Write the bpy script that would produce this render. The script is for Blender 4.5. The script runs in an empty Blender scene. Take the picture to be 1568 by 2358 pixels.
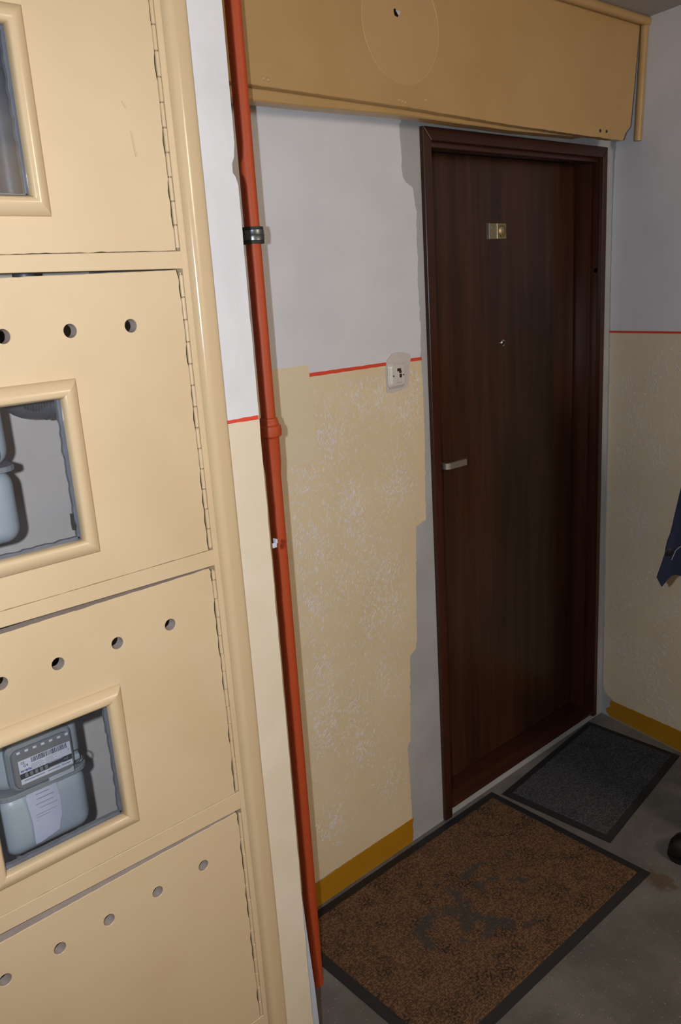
import bpy, bmesh, math, random
from mathutils import Vector, Matrix, noise
from mathutils.geometry import tessellate_polygon

random.seed(11)
SC = bpy.context.scene
COL = SC.collection
V = Vector

# ------------------------------------------------------------------ camera
CAM = V((-1.7174, -1.5652, 1.6692))
R_ = V((0.74393888, -0.66529782, -0.06271967))
U_ = V((0.21887618, 0.15391266, 0.96353729))
F_ = V((0.63138591, 0.73054069, -0.26011946))
cd = bpy.data.cameras.new('camera')
cd.sensor_fit = 'VERTICAL'
cd.sensor_height = 24.0
cd.sensor_width = 36.0
cd.lens = 24.0 * 1895.844 / 2358.0
cd.clip_start = 0.02
cam = bpy.data.objects.new('camera', cd)
COL.objects.link(cam)
cam.matrix_world = Matrix(((R_.x, U_.x, -F_.x, CAM.x), (R_.y, U_.y, -F_.y, CAM.y),
                           (R_.z, U_.z, -F_.z, CAM.z), (0, 0, 0, 1)))
SC.camera = cam

# ------------------------------------------------------------------ world, lights, exposure
w = bpy.data.worlds.new('world')
SC.world = w
w.use_nodes = True
w.node_tree.nodes['Background'].inputs[0].default_value = (0.02, 0.02, 0.02, 1)
w.node_tree.nodes['Background'].inputs[1].default_value = 0.2

def add_light(name, kind, loc, power, color, size, aim=None):
    ld = bpy.data.lights.new(name, kind)
    ld.energy = power
    ld.color = color
    o = bpy.data.objects.new(name, ld)
    COL.objects.link(o)
    o.location = loc
    if kind == 'AREA':
        ld.size = size
    else:
        ld.shadow_soft_size = size
    if aim is not None:
        o.rotation_euler = (V(aim) - V(loc)).to_track_quat('-Z', 'Y').to_euler()
    return o

# the photographer's flash: beside the lens, on the left of the upright camera
FL = CAM - R_ * 0.088 + F_ * 0.02 + U_ * 0.01
flash = add_light('camera_flash', 'SPOT', FL, 56.0, (0.86, 0.94, 1.03), 0.012, FL + F_ * 2 - R_ * 0.12 + U_ * 0.12)
flash.data.spot_size = math.radians(112)
flash.data.spot_blend = 0.75
# warm bulb of the stairwell, on the ceiling behind the camera
add_light('hall_lamp', 'POINT', (.05, -2.75, 2.2), 40.0, (1.0, 0.86, 0.72), 0.2)

SC.view_settings.view_transform = 'Standard'
SC.view_settings.look = 'None'
SC.view_settings.exposure = 0.0
SC.view_settings.gamma = 1.0
SC.view_settings.use_curve_mapping = False

# ------------------------------------------------------------------ constants (metres)
XR = 0.9217          # right wall
YC = -0.418          # front of the meter cabinet and of the pier
ZC = 2.412           # ceiling
XP0, XP1 = -0.9655, -0.8955   # pier
ZS = 1.4695          # painted stripe

# ------------------------------------------------------------------ materials
def lin(c):
    return tuple(((x / 255) / 12.92 if x / 255 <= 0.04045 else ((x / 255 + 0.055) / 1.055) ** 2.4) for x in c)

class M:
    """small node-graph builder"""
    def __init__(s, name, rough=0.6, spec=0.5, metal=0.0):
        s.m = bpy.data.materials.new(name)
        s.m.use_nodes = True
        s.t = s.m.node_tree
        s.b = s.t.nodes['Principled BSDF']
        s.b.inputs['Roughness'].default_value = rough
        s.b.inputs['Specular IOR Level'].default_value = spec
        s.b.inputs['Metallic'].default_value = metal
        s.co = s.t.nodes.new('ShaderNodeTexCoord').outputs['Object']
    def n(s, kind, **kw):
        x = s.t.nodes.new(kind)
        for k, v in kw.items():
            setattr(x, k, v)
        return x
    def put(s, sock, v):
        if isinstance(v, bpy.types.NodeSocket):
            s.t.links.new(v, sock)
        elif isinstance(v, (tuple, list)):
            sock.default_value = tuple(v) + ((1,) if len(v) == 3 and len(sock.default_value) == 4 else ())
        else:
            sock.default_value = v
    def scaled(s, sc):
        mp = s.n('ShaderNodeMapping')
        s.put(mp.inputs['Vector'], s.co)
        mp.inputs['Scale'].default_value = sc
        return mp.outputs[0]
    def noise(s, scale, detail=3, rough=0.5, dist=0.0, vec=None):
        x = s.n('ShaderNodeTexNoise')
        s.put(x.inputs['Vector'], vec or s.co)
        x.inputs['Scale'].default_value = scale
        x.inputs['Detail'].default_value = detail
        x.inputs['Roughness'].default_value = rough
        x.inputs['Distortion'].default_value = dist
        return x.outputs[0]
    def voro(s, scale, vec=None, feature='F1'):
        x = s.n('ShaderNodeTexVoronoi', feature=feature)
        s.put(x.inputs['Vector'], vec or s.co)
        x.inputs['Scale'].default_value = scale
        return x.outputs[0]
    def math(s, op, a, b=0.0):
        x = s.n('ShaderNodeMath', operation=op)
        s.put(x.inputs[0], a)
        s.put(x.inputs[1], b)
        return x.outputs[0]
    def step(s, v, lo, hi, a=0.0, b=1.0):
        x = s.n('ShaderNodeMapRange', interpolation_type='SMOOTHSTEP')
        s.put(x.inputs['Value'], v)
        x.inputs['From Min'].default_value = lo
        x.inputs['From Max'].default_value = hi
        x.inputs['To Min'].default_value = a
        x.inputs['To Max'].default_value = b
        return x.outputs[0]
    def mix(s, f, a, b):
        x = s.n('ShaderNodeMix', data_type='RGBA')
        s.put(x.inputs[0], f)
        s.put(x.inputs[6], a)
        s.put(x.inputs[7], b)
        return x.outputs[2]
    def color(s, c):
        s.put(s.b.inputs['Base Color'], c)
        return s
    def rough(s, c):
        s.put(s.b.inputs['Roughness'], c)
        return s
    def bump(s, h, strength=0.3, dist=0.002):
        x = s.n('ShaderNodeBump')
        x.inputs['Strength'].default_value = strength
        x.inputs['Distance'].default_value = dist
        s.put(x.inputs['Height'], h)
        if s.b.inputs['Normal'].links:
            s.put(x.inputs['Normal'], s.b.inputs['Normal'].links[0].from_socket)
        s.put(s.b.inputs['Normal'], x.outputs[0])
        return s

def plain(name, c, rough=0.6, spec=0.5, metal=0.0, var=0.06, scale=12, bump=0.0, bscale=60):
    m = M(name, rough, spec, metal)
    c = lin(c)
    m.color(m.mix(m.noise(scale, 4), tuple(x * (1 - var) for x in c), tuple(min(1, x * (1 + var)) for x in c)))
    if bump:
        m.bump(m.noise(bscale, 3), bump)
    return m.m

MT = {}
# cabinet oil paint
m = M('cabinet_paint', 0.42, 0.5)
cA, cB = lin((215, 191, 155)), lin((210, 185, 147))
m.color(m.mix(m.step(m.noise(5, 4), .35, .7), cA, cB))
m.bump(m.noise(9, 2), 0.12, 0.006).bump(m.noise(160, 2), 0.05, 0.0006)
MT['cab'] = m.m
MT['mould'] = plain('glossy_trim_paint', (212, 187, 150), 0.18, 0.5, var=.03, bump=.10, bscale=22)
MT['rawwood'] = plain('raw_wood_edge', (178, 162, 152), 0.8, 0.3, var=.15, scale=40)
# ochre overhead board
m = M('board_paint', 0.33, 0.45)
m.color(m.mix(m.step(m.noise(4, 4), .3, .7), lin((188, 154, 104)), lin((181, 146, 95))))
m.bump(m.noise(70, 3), 0.25, 0.0015).bump(m.noise(8, 2), 0.15, 0.006)
MT['board'] = m.m
m = M('round_cover_paint', 0.35, 0.45)
m.color(m.mix(m.noise(9, 3), lin((193, 158, 112)), lin((188, 152, 106))))
m.bump(m.noise(60, 3), 0.2, 0.0012)
MT['cover'] = m.m
MT['rim'] = plain('rim_paint', (208, 172, 118), .35, .4)
# walls
m = M('grey_plaster', 0.85, 0.2)
g = m.mix(m.step(m.noise(5, 3, .5), .3, .7), lin((172, 173, 174)), lin((184, 186, 188)))
m.color(g).bump(m.noise(45, 5, .65), 0.35, 0.003)
MT['plaster'] = m.m
m = M('white_wash', 0.8, 0.2)
m.color(m.mix(m.step(m.noise(6, 4), .3, .75), lin((222, 223, 229)), lin((214, 215, 221))))
m.bump(m.noise(35, 5, .6), 0.25, 0.003).bump(m.noise(18, 2, .5, 1.0, m.scaled((1, 1, .2))), .2, .003)
MT['white'] = m.m
m = M('pier_white_wash', 0.75, 0.25)
m.color(m.mix(m.step(m.noise(9, 4), .3, .75), lin((224, 224, 227)), lin((214, 214, 218))))
m.bump(m.noise(25, 5, .6), 0.3, 0.003).bump(m.noise(34, 2, .5, 1.0, m.scaled((1, 1, .35))), .22, .004)
MT['pwhite'] = m.m

def cream(name, base, base2, vein, amount):
    m = M(name, 0.75, 0.25)
    b = m.mix(m.step(m.noise(5, 4), .3, .75), lin(base), lin(base2))
    patch = m.step(m.noise(6.5, 3, .6, .8), .40, .54)
    fine = m.noise(60, 3, .6, 2.6, m.scaled((1, 1, .55)))
    ridge = m.step(m.math('ABSOLUTE', m.math('SUBTRACT', fine, .5)), .0, .06, 1.0, 0.0)
    fine2 = m.noise(34, 2, .5, 4.0, m.scaled((1.3, 1.3, .8)))
    ridge2 = m.step(m.math('ABSOLUTE', m.math('SUBTRACT', fine2, .48)), .0, .03, 1.0, 0.0)
    brk = m.step(m.noise(40, 2), .45, .56)
    core = m.math('MULTIPLY', m.step(m.noise(10, 4, .65, 1.2), .56, .66), m.step(m.noise(85, 3, .6, 1.5), .40, .60, .15, .95))
    k = m.math('MULTIPLY', m.math('MULTIPLY', ridge, brk), patch)
    k = m.math('MAXIMUM', k, m.math('MULTIPLY', m.math('MULTIPLY', ridge2, brk), m.step(m.noise(4, 2), .36, .60, .15, .9)))
    k = m.math('MAXIMUM', k, m.math('MULTIPLY', core, patch))
    m.color(m.mix(m.math('MULTIPLY', k, amount), b, lin(vein)))
    m.bump(k, .25, .0012).bump(m.noise(55, 4, .6), .3, .002)
    return m.m
MT['cream'] = cream('rolled_cream_paint', (230, 212, 179), (223, 204, 168), (226, 226, 234), .22)
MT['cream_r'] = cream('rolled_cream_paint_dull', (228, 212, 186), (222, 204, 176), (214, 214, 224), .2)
m = M('plain_cream_paint', 0.7, 0.25)
m.color(m.mix(m.noise(6, 3), lin((229, 215, 187)), lin((224, 209, 179)))).bump(m.noise(40, 4), .25, .002)
MT['creamp'] = m.m
m = M('pier_cream_paint', 0.72, 0.25)
m.color(m.mix(m.step(m.noise(8, 4), .3, .7), lin((231, 219, 199)), lin((225, 211, 186))))
m.bump(m.noise(22, 5, .6), .35, .004)
MT['pcream'] = m.m
MT['vein'] = plain('pale_roller_paint', (228, 228, 240), .7, .25, var=.03)
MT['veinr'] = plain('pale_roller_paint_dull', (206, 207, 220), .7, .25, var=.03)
MT['ochre'] = plain('ochre_oil_paint', (182, 130, 28), 0.35, .5, var=.08, bump=.25, bscale=40)
MT['stripe'] = plain('red_stripe_paint', (222, 78, 56), 0.6, .3, var=.08)
MT['patchgrey'] = plain('smeared_filler', (206, 198, 194), .85, .2, var=.08, scale=30, bump=.5, bscale=50)
# floor
m = M('worn_concrete', 0.5, 0.4)
base = m.mix(m.step(m.noise(3.5, 6, .65), .3, .72), lin((92, 90, 86)), lin((124, 121, 117)))
spk = m.step(m.voro(120), .0, .26, 1, 0)
spk = m.math('MULTIPLY', spk, m.step(m.noise(45, 2), .50, .6))
c2 = m.mix(m.math('MULTIPLY', spk, .8), base, lin((188, 184, 178)))
dk = m.math('MULTIPLY', m.step(m.voro(170), .0, .2, 1, 0), m.step(m.noise(30, 2), .55, .65))
c3 = m.mix(m.math('MULTIPLY', dk, .6), c2, lin((60, 52, 48)))
# a brown spill by the mat corner
sp = m.n('ShaderNodeVectorMath', operation='DISTANCE')
m.put(sp.inputs[0], m.co)
sp.inputs[1].default_value = (0.20, -0.625, 0)
dd = m.math('ADD', sp.outputs['Value'], m.math('MULTIPLY', m.math('SUBTRACT', m.noise(22, 4), .5), .09))
c4 = m.mix(m.step(dd, .026, .048, .65, 0), c3, lin((92, 66, 42)))
m.color(c4).bump(m.noise(28, 5, .6), .3, .004)
MT['floor'] = m.m
MT['ceil'] = plain('ceiling_wash', (176, 172, 170), .85, .2, var=.06, scale=5, bump=.3, bscale=30)
# door wood
def wood(name, c1, c2, c3, rough, vertical=True):
    m = M(name, rough, .45)
    vec = m.scaled((1, 1, .05)) if vertical else m.scaled((.05, 1, 1))
    a = m.noise(26, 5, .6, .3, vec)
    b = m.noise(120, 4, .6, .0, vec)
    col = m.mix(m.step(a, .32, .68), lin(c1), lin(c2))
    col = m.mix(m.step(b, .45, .75, 0, .5), col, lin(c3))
    m.color(col).bump(b, .12, .0006)
    return m.m
MT['leaf'] = wood('walnut_veneer', (76, 45, 28), (55, 33, 22), (40, 25, 18), .29)
MT['frame'] = wood('walnut_frame', (72, 39, 26), (58, 31, 22), (45, 25, 19), .28)
MT['frameh'] = wood('walnut_frame_cross', (72, 39, 26), (58, 31, 22), (45, 25, 19), .33, False)
MT['rubber'] = plain('black_rubber', (36, 36, 38), .65, .4, var=.1, scale=60, bump=.2, bscale=120)
MT['steel'] = plain('satin_steel', (190, 182, 172), .42, .5, .8, var=.05)
MT['chrome'] = plain('chrome', (215, 215, 218), .12, .5, 1.0, var=.02)
MT['brass'] = plain('dull_brass', (176, 160, 118), .42, .5, .85, var=.08, scale=60)
MT['lens'] = plain('dark_lens', (12, 12, 15), .08, .8)
MT['pipe'] = plain('red_oxide_oil_paint', (184, 74, 33), .55, .5, var=.06, scale=15, bump=.12, bscale=35)
MT['zinc'] = plain('galvanised_steel', (118, 124, 126), .35, .5, .9, var=.15, scale=50)
MT['gasket'] = plain('dark_gasket', (44, 48, 46), .6, .4)
MT['switch'] = plain('grubby_white_plastic', (214, 208, 202), .35, .5, var=.08, scale=40)
MT['dirt_and_shade'] = plain('dark_dirt_and_shade', (62, 54, 48), .8, .2)  # dirt marks, and the painted shade around the switch rocker
MT['plastic'] = plain('pale_plastic_strip', (190, 198, 214), .4, .5, var=.03)
MT['meter'] = plain('pale_grey_enamel', (178, 190, 198), .35, .5, var=.03, scale=30)
MT['meterdark'] = plain('meter_rim_grey', (140, 148, 152), .35, .5, var=.05)
MT['window'] = plain('index_cover', (120, 122, 124), .3, .5, var=.05)
MT['label'] = plain('white_label', (205, 212, 226), .5, .3, var=.02)
MT['ink'] = plain('label_ink', (52, 54, 62), .6, .2)
MT['inkb'] = plain('blue_label_ink', (62, 74, 136), .6, .2)
MT['inkl'] = plain('pale_label_ink', (138, 145, 160), .6, .2)
MT['paper'] = plain('paper_tag', (196, 202, 222), .7, .2, var=.03)
MT['iron'] = plain('grey_cast_iron', (92, 98, 108), .45, .5, .2, var=.12, scale=30, bump=.3, bscale=120)
MT['chip'] = plain('bare_plaster_chip', (196, 190, 186), .9, .2)
MT['dark'] = plain('dark_void', (20, 16, 14), .9, .1)
# window glass, thin and a little dirty along the edges
m = M('dusty_glass', .1)
t = m.t
tr = m.n('ShaderNodeBsdfTransparent')
tr.inputs[0].default_value = (.985, .985, .99, 1)
gl = m.n('ShaderNodeBsdfGlossy')
gl.inputs['Roughness'].default_value = .06
df = m.n('ShaderNodeBsdfDiffuse')
df.inputs[0].default_value = lin((150, 160, 180)) + (1,)
m1 = m.n('ShaderNodeMixShader')
m1.inputs[0].default_value = .03
t.links.new(tr.outputs[0], m1.inputs[1]); t.links.new(gl.outputs[0], m1.inputs[2])
m2 = m.n('ShaderNodeMixShader')
m.put(m2.inputs[0], m.step(m.noise(14, 4), .3, .8, .015, .05))
t.links.new(m1.outputs[0], m2.inputs[1]); t.links.new(df.outputs[0], m2.inputs[2])
t.links.new(m2.outputs[0], t.nodes['Material Output'].inputs[0])
MT['glass'] = m.m
MT['putty'] = plain('grey_putty', (116, 119, 127), .7, .3, var=.25, scale=40, bump=.4, bscale=60)
# mats: 'stain' attribute = worn / dirty shapes laid down when the mat is built
def carpet(name, c1, c2, c3, cs, thr):
    m = M(name, .95, .1)
    a = m.noise(170, 3, .6)
    col = m.mix(m.step(a, .42, .60), lin(c2), lin(c1))
    big = m.noise(13, 4, .65)
    col = m.mix(m.math('MULTIPLY', m.step(big, thr, thr + .2), m.step(m.noise(150, 2), .4, .55, 1, 0)), col, lin(c3))
    at = m.n('ShaderNodeAttribute', attribute_name='stain')
    col = m.mix(at.outputs['Fac'], col, lin(cs))
    m.color(col).bump(m.noise(230, 2), .5, .002)
    return m.m
MT['brownmat'] = carpet('brown_carpet_pile', (120, 90, 66), (80, 62, 48), (50, 43, 40), (68, 65, 64), .45)
MT['greymat'] = carpet('grey_carpet_pile', (86, 87, 90), (60, 61, 64), (46, 46, 49), (90, 88, 84), .5)
# person
MT['skin'] = plain('skin', (196, 150, 124), .5, .4)
MT['hair'] = plain('dark_hair', (48, 36, 28), .6, .4, bump=.6, bscale=90)
m = M('navy_cloth', .85, .2)
m.color(m.mix(m.noise(300, 2), lin((40, 44, 68)), lin((30, 33, 54)))).bump(m.noise(400, 2), .3, .001)
MT['navy'] = m.m
MT['lining'] = plain('tan_lining', (148, 118, 66), .8, .2)
MT['trousers'] = plain('charcoal_trousers', (46, 46, 52), .85, .2)
MT['shirt'] = plain('grey_shirt', (120, 120, 124), .85, .2)
MT['leather'] = plain('black_leather', (20, 20, 22), .4, .5)
MT['button'] = plain('black_button', (14, 14, 16), .4, .5)
MT['thread'] = plain('pale_stitching', (150, 146, 138), .8, .2)
MT['white_eye'] = plain('eye_white', (225, 222, 218), .3, .5)
MT['lip'] = plain('lips', (160, 92, 84), .5, .4)

# ------------------------------------------------------------------ object helpers
def tag(o, label=None, cat=None, group=None, kind=None):
    for k, v in (('label', label), ('category', cat), ('group', group), ('kind', kind)):
        if v:
            o[k] = v
    return o

def thing(name, loc, label=None, cat=None, group=None, kind=None):
    o = bpy.data.objects.new(name, None)
    o.empty_display_size = .05
    COL.objects.link(o)
    o.location = loc
    return tag(o, label, cat, group, kind)

def origin(o):
    """parts keep world coordinates, so only a top-level thing has an offset"""
    return V(o.location) if o.parent is None else V((0, 0, 0))

def link(name, me, mats, parent=None, label=None, cat=None, group=None, kind=None, loc=None):
    o = bpy.data.objects.new(name, me)
    COL.objects.link(o)
    for x in (mats if isinstance(mats, (list, tuple)) else [mats]):
        if x and x.name not in [y.name for y in me.materials if y]:
            me.materials.append(x)
    if parent is not None:
        o.parent = parent
        o.matrix_parent_inverse = Matrix.Translation(-origin(parent))
    elif loc is not None:
        me.transform(Matrix.Translation(-V(loc)))
        o.location = loc
    return tag(o, label, cat, group, kind)

def from_bm(name, bm, mats, parent=None, smooth=False, **kw):
    bmesh.ops.recalc_face_normals(bm, faces=bm.faces[:])
    me = bpy.data.meshes.new(name)
    bm.to_mesh(me)
    bm.free()
    if smooth:
        for p in me.polygons:
            p.use_smooth = True
        if smooth != True:
            me.set_sharp_from_angle(angle=math.radians(smooth))
    return link(name, me, mats, parent, **kw)

def add_box(bm, x0, x1, y0, y1, z0, z1, bev=0.0, seg=2):
    r = bmesh.ops.create_cube(bm, size=1)
    vs = r['verts']
    for v in vs:
        v.co = V((x0 + (v.co.x + .5) * (x1 - x0), y0 + (v.co.y + .5) * (y1 - y0), z0 + (v.co.z + .5) * (z1 - z0)))
    if bev:
        es = list({e for v in vs for e in v.link_edges})
        bmesh.ops.bevel(bm, geom=es, offset=bev, segments=seg, affect='EDGES', profile=.5)

def box(name, x0, x1, y0, y1, z0, z1, mt, parent=None, bev=0.0, seg=2, **kw):
    bm = bmesh.new()
    add_box(bm, x0, x1, y0, y1, z0, z1, bev, seg)
    return from_bm(name, bm, mt, parent, smooth=(35 if bev else False), **kw)

def add_lathe(bm, prof, c, axis='z', seg=32, a0=0, a1=2 * math.pi):
    """prof = [(r, h)]; revolve round an axis through c"""
    rings = []
    full = abs(a1 - a0 - 2 * math.pi) < 1e-6
    n = seg if full else seg + 1
    for r, h in prof:
        ring = []
        for i in range(n):
            a = a0 + (a1 - a0) * i / seg
            p = (r * math.cos(a), r * math.sin(a), h)
            if axis == 'y':
                p = (p[0], -p[2], p[1])       # h runs towards the viewer (-y)
            elif axis == 'x':
                p = (p[2], p[0], p[1])
            ring.append(bm.verts.new(V(c) + V(p)))
        rings.append(ring)
    for a, b in zip(rings, rings[1:]):
        for i in range(seg):
            j = (i + 1) % n
            bm.faces.new((a[i], a[j], b[j], b[i]))
    if full:
        for ring in (rings[0], rings[-1]):
            if len(ring) > 2:
                try:
                    bm.faces.new(ring)
                except ValueError:
                    pass

def lathe(name, prof, c, mt, parent=None, axis='z', seg=32, smooth=40, **kw):
    bm = bmesh.new()
    add_lathe(bm, prof, c, axis, seg)
    return from_bm(name, bm, mt, parent, smooth=smooth, **kw)

def add_tube(bm, pts, rad, seg=12, caps=True):
    pts = [V(p) for p in pts]
    rings = []
    up = None
    for i, p in enumerate(pts):
        d = (pts[min(i + 1, len(pts) - 1)] - pts[max(i - 1, 0)]).normalized()
        if up is None:
            up = V((0, 0, 1)) if abs(d.z) < .9 else V((1, 0, 0))
        s = d.cross(up).normalized()
        up = s.cross(d).normalized()
        r = rad[i] if isinstance(rad, (list, tuple)) else rad
        rings.append([bm.verts.new(p + (s * math.cos(a) + up * math.sin(a)) * r)
                      for a in [2 * math.pi * k / seg for k in range(seg)]])
    for a, b in zip(rings, rings[1:]):
        for k in range(seg):
            bm.faces.new((a[k], a[(k + 1) % seg], b[(k + 1) % seg], b[k]))
    if caps:
        bm.faces.new(rings[0])
        bm.faces.new(rings[-1])

def tube(name, pts, rad, mt, parent=None, seg=14, **kw):
    bm = bmesh.new()
    add_tube(bm, pts, rad, seg)
    return from_bm(name, bm, mt, parent, smooth=50, **kw)

MAPS = {'xz': lambda a, b, h: (a, -h, b),      # a=x, b=z, h towards the viewer (-y)
        'yz': lambda a, b, h: (-h, a, b),      # right wall: a=y, b=z, h towards -x
        'xy': lambda a, b, h: (a, b, h)}       # floor

def offset_loop(loop, d):
    n = len(loop)
    ar = sum(loop[i][0] * loop[(i + 1) % n][1] - loop[(i + 1) % n][0] * loop[i][1] for i in range(n))
    s = 1 if ar > 0 else -1
    out = []
    for i in range(n):
        p, q, r = V(loop[i - 1]), V(loop[i]), V(loop[(i + 1) % n])
        e1, e2 = (q - p), (r - q)
        n1 = V((-e1.y, e1.x)).normalized() if e1.length > 1e-9 else V((0, 0))
        n2 = V((-e2.y, e2.x)).normalized() if e2.length > 1e-9 else V((0, 0))
        m_ = (n1 + n2)
        if m_.length < 1e-6:
            m_ = n1
        m_ = m_.normalized()
        k = max(.5, m_.dot(n1)) if n1.length else 1
        q2 = q + m_ * (s * d / k)
        out.append((q2.x, q2.y))
    return out

def add_plate(bm, outer, holes, h0, h1, plane, cham=0.0, side_mat=0):
    """flat plate with holes; h1 = the face towards the viewer"""
    f = MAPS[plane]
    loops = [outer] + list(holes)
    def cap(ls, h, flip):
        tri = tessellate_polygon([[V((p[0], p[1], 0)) for p in l] for l in ls])
        vs = [[bm.verts.new(f(p[0], p[1], h)) for p in l] for l in ls]
        flat = [v for l in vs for v in l]
        for t_ in tri:
            try:
                bm.faces.new([flat[i] for i in (t_ if not flip else t_[::-1])])
            except ValueError:
                pass
        return vs
    top = cap([offset_loop(loops[0], cham)] + [offset_loop(l, -cham) for l in loops[1:]] if cham else loops, h1, False)
    bot = cap(loops, h0, True)
    for li, (a, b) in enumerate(zip(top, bot)):
        mid = a
        if cham:
            mid = [bm.verts.new(f(p[0], p[1], h1 - cham)) for p in loops[li]]
            for i in range(len(a)):
                j = (i + 1) % len(a)
                bm.faces.new((a[i], a[j], mid[j], mid[i]))
        for i in range(len(a)):
            j = (i + 1) % len(a)
            q = bm.faces.new((mid[i], mid[j], b[j], b[i]))
            q.material_index = side_mat

def plate(name, outer, h0, h1, plane, mt, parent=None, holes=(), cham=0.0, side_mat=0, **kw):
    bm = bmesh.new()
    add_plate(bm, outer, holes, h0, h1, plane, cham, side_mat)
    return from_bm(name, bm, mt, parent, **kw)

def rough_edge(p, q, n, amp, seed=0):
    """points from p to q (q left out) with a crumbly sideways jitter"""
    p, q = V(p), V(q)
    d = q - p
    nn = V((-d.y, d.x)).normalized()
    out = []
    for i in range(n):
        t_ = i / n
        a = 0 if i == 0 else amp * (noise.noise(V((t_ * d.length * 60, seed, 0))) + .7 * noise.noise(V((t_ * d.length * 220, seed, 3))))
        r = p + d * t_ + nn * a
        out.append((r.x, r.y))
    return out

def rough_path(pts, per, amp, seed=0):
    out = []
    for i in range(len(pts) - 1):
        L = (V(pts[i + 1]) - V(pts[i])).length
        out += rough_edge(pts[i], pts[i + 1], max(1, int(L * per)), amp, seed + i * 7.3)
    return out + [tuple(pts[-1])]

def circle(cx, cz, r, n=24, ry=None):
    return [(cx + r * math.cos(2 * math.pi * i / n), cz + (ry or r) * math.sin(2 * math.pi * i / n)) for i in range(n)]

def rrect(x0, x1, z0, z1, r, n=5):
    out = []
    for cx, cz, a0 in ((x1 - r, z1 - r, 0), (x0 + r, z1 - r, 90), (x0 + r, z0 + r, 180), (x1 - r, z0 + r, 270)):
        for i in range(n + 1):
            a = math.radians(a0 + 90 * i / n)
            out.append((cx + r * math.cos(a), cz + r * math.sin(a)))
    return out

def text_obj(name, s, x, y, z, size, mt, parent, bold=0.0, center=False):
    cu = bpy.data.curves.new(name, 'FONT')
    cu.body = s
    cu.size = size
    cu.extrude = .0001
    cu.offset = bold
    if center:
        cu.align_x = 'CENTER'
    o = bpy.data.objects.new(name, cu)
    COL.objects.link(o)
    dg = bpy.context.evaluated_depsgraph_get()
    me = bpy.data.meshes.new_from_object(o.evaluated_get(dg))
    bpy.data.objects.remove(o)
    me.transform(Matrix.Translation((x, y, z)) @ Matrix.Rotation(math.radians(90), 4, 'X'))
    return link(name, me, mt, parent)

# ================================================================== THE ROOM
XL, YF = -3.2, -3.3
box('floor', XL, XR + .2, YF, .22, -.08, 0, MT['floor'], kind='structure', label='dark grey speckled concrete floor')
box('ceiling', XL, XR + .2, YF, .22, ZC, ZC + .1, MT['ceil'], kind='structure', label='grey washed ceiling')

# back wall with the doorway cut out
DX0, DX1, DZ0, DZ1 = 0.0, 0.858, 0.036, 2.05
bm = bmesh.new()
for q in ((XL, DX0, 0, ZC), (DX1, XR, 0, ZC), (DX0, DX1, 0, DZ0), (DX0, DX1, DZ1, ZC)):
    add_box(bm, q[0], q[1], 0, .2, q[2], q[3])
wb = from_bm('wall_back', bm, MT['plaster'], kind='structure', label='plastered back wall with bare grey plaster around the door')
# torn edge of the old paint left of the door
edge_hi = [(-.040, ZS), (-.036, 1.55), (-.040, 1.676), (-.037, 1.86), (-.047, 1.913), (-.072, 1.925), (-.083, 1.94),
           (-.085, 2.008), (-.088, 2.056), (-.073, 2.085), (-.06, 2.11)]
edge_lo = [(-.154, .082), (-.157, .212), (-.160, .30), (-.158, .335), (-.146, .35), (-.143, .427), (-.134, .60), (-.131, .622),
           (-.108, .634), (-.101, .66), (-.094, .85), (-.085, 1.008), (-.043, 1.016), (-.041, 1.114), (-.036, 1.25), (-.035, 1.385), (-.040, ZS)]
hi = rough_path(edge_hi, 160, .0035, 1)
lo = rough_path(edge_lo, 160, .0030, 5)
plate('white_paint', [(-1.0, ZS)] + hi + [(-1.0, 2.11)], 0, .0012, 'xz', MT['white'], wb, label='white wash above the red line')
lo_main = [(-.437, 1.15)] + [(-.437, .082)] + lo + [(-.437, ZS)]
plate('cream_paint', lo_main, 0, .0012, 'xz', MT['cream'], wb, label='cream paint rolled over with pale veined pattern')
plate('cream_paint', [(-1.0, .082), (-.437, .082), (-.437, 1.15), (-.437, 1.29), (-1.0, 1.29)], 0, .0011, 'xz', MT['cream'], wb,
      label='cream paint rolled over with pale veined pattern')
plate('cream_paint', [(-1.0, 1.29)] + rough_edge((-.43, 1.26), (-.437, 1.47), 20, .006, 3) + [(-.437, 1.47), (-.437, 1.499), (-.52, 1.4985), (-1.0, 1.5)],
      0, .0016, 'xz', MT['creamp'], wb, label='plain cream touch-up patch beside the pipe')
plate('ochre_band', [(-1.0, .001)] + rough_path([(-.158, .001), (-.153, .04), (-.156, .06), (-.150, .082)], 200, .002, 9)
      + rough_path([(-.150, .083), (-.52, .078), (-1.0, .078)], 120, .003, 4), 0, .0024, 'xz', MT['ochre'], wb)
plate('red_stripe', rough_path([(-.437, 1.4695), (-.175, 1.469)], 60, .001, 2) + rough_path([(-.175, 1.4775), (-.437, 1.4785)], 60, .001, 6),
      .0012, .0022, 'xz', MT['stripe'], wb)
plate('red_stripe', [(-.092, 1.470), (-.037, 1.4695), (-.038, 1.478), (-.092, 1.479)], .0012, .0022, 'xz', MT['stripe'], wb)

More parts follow.
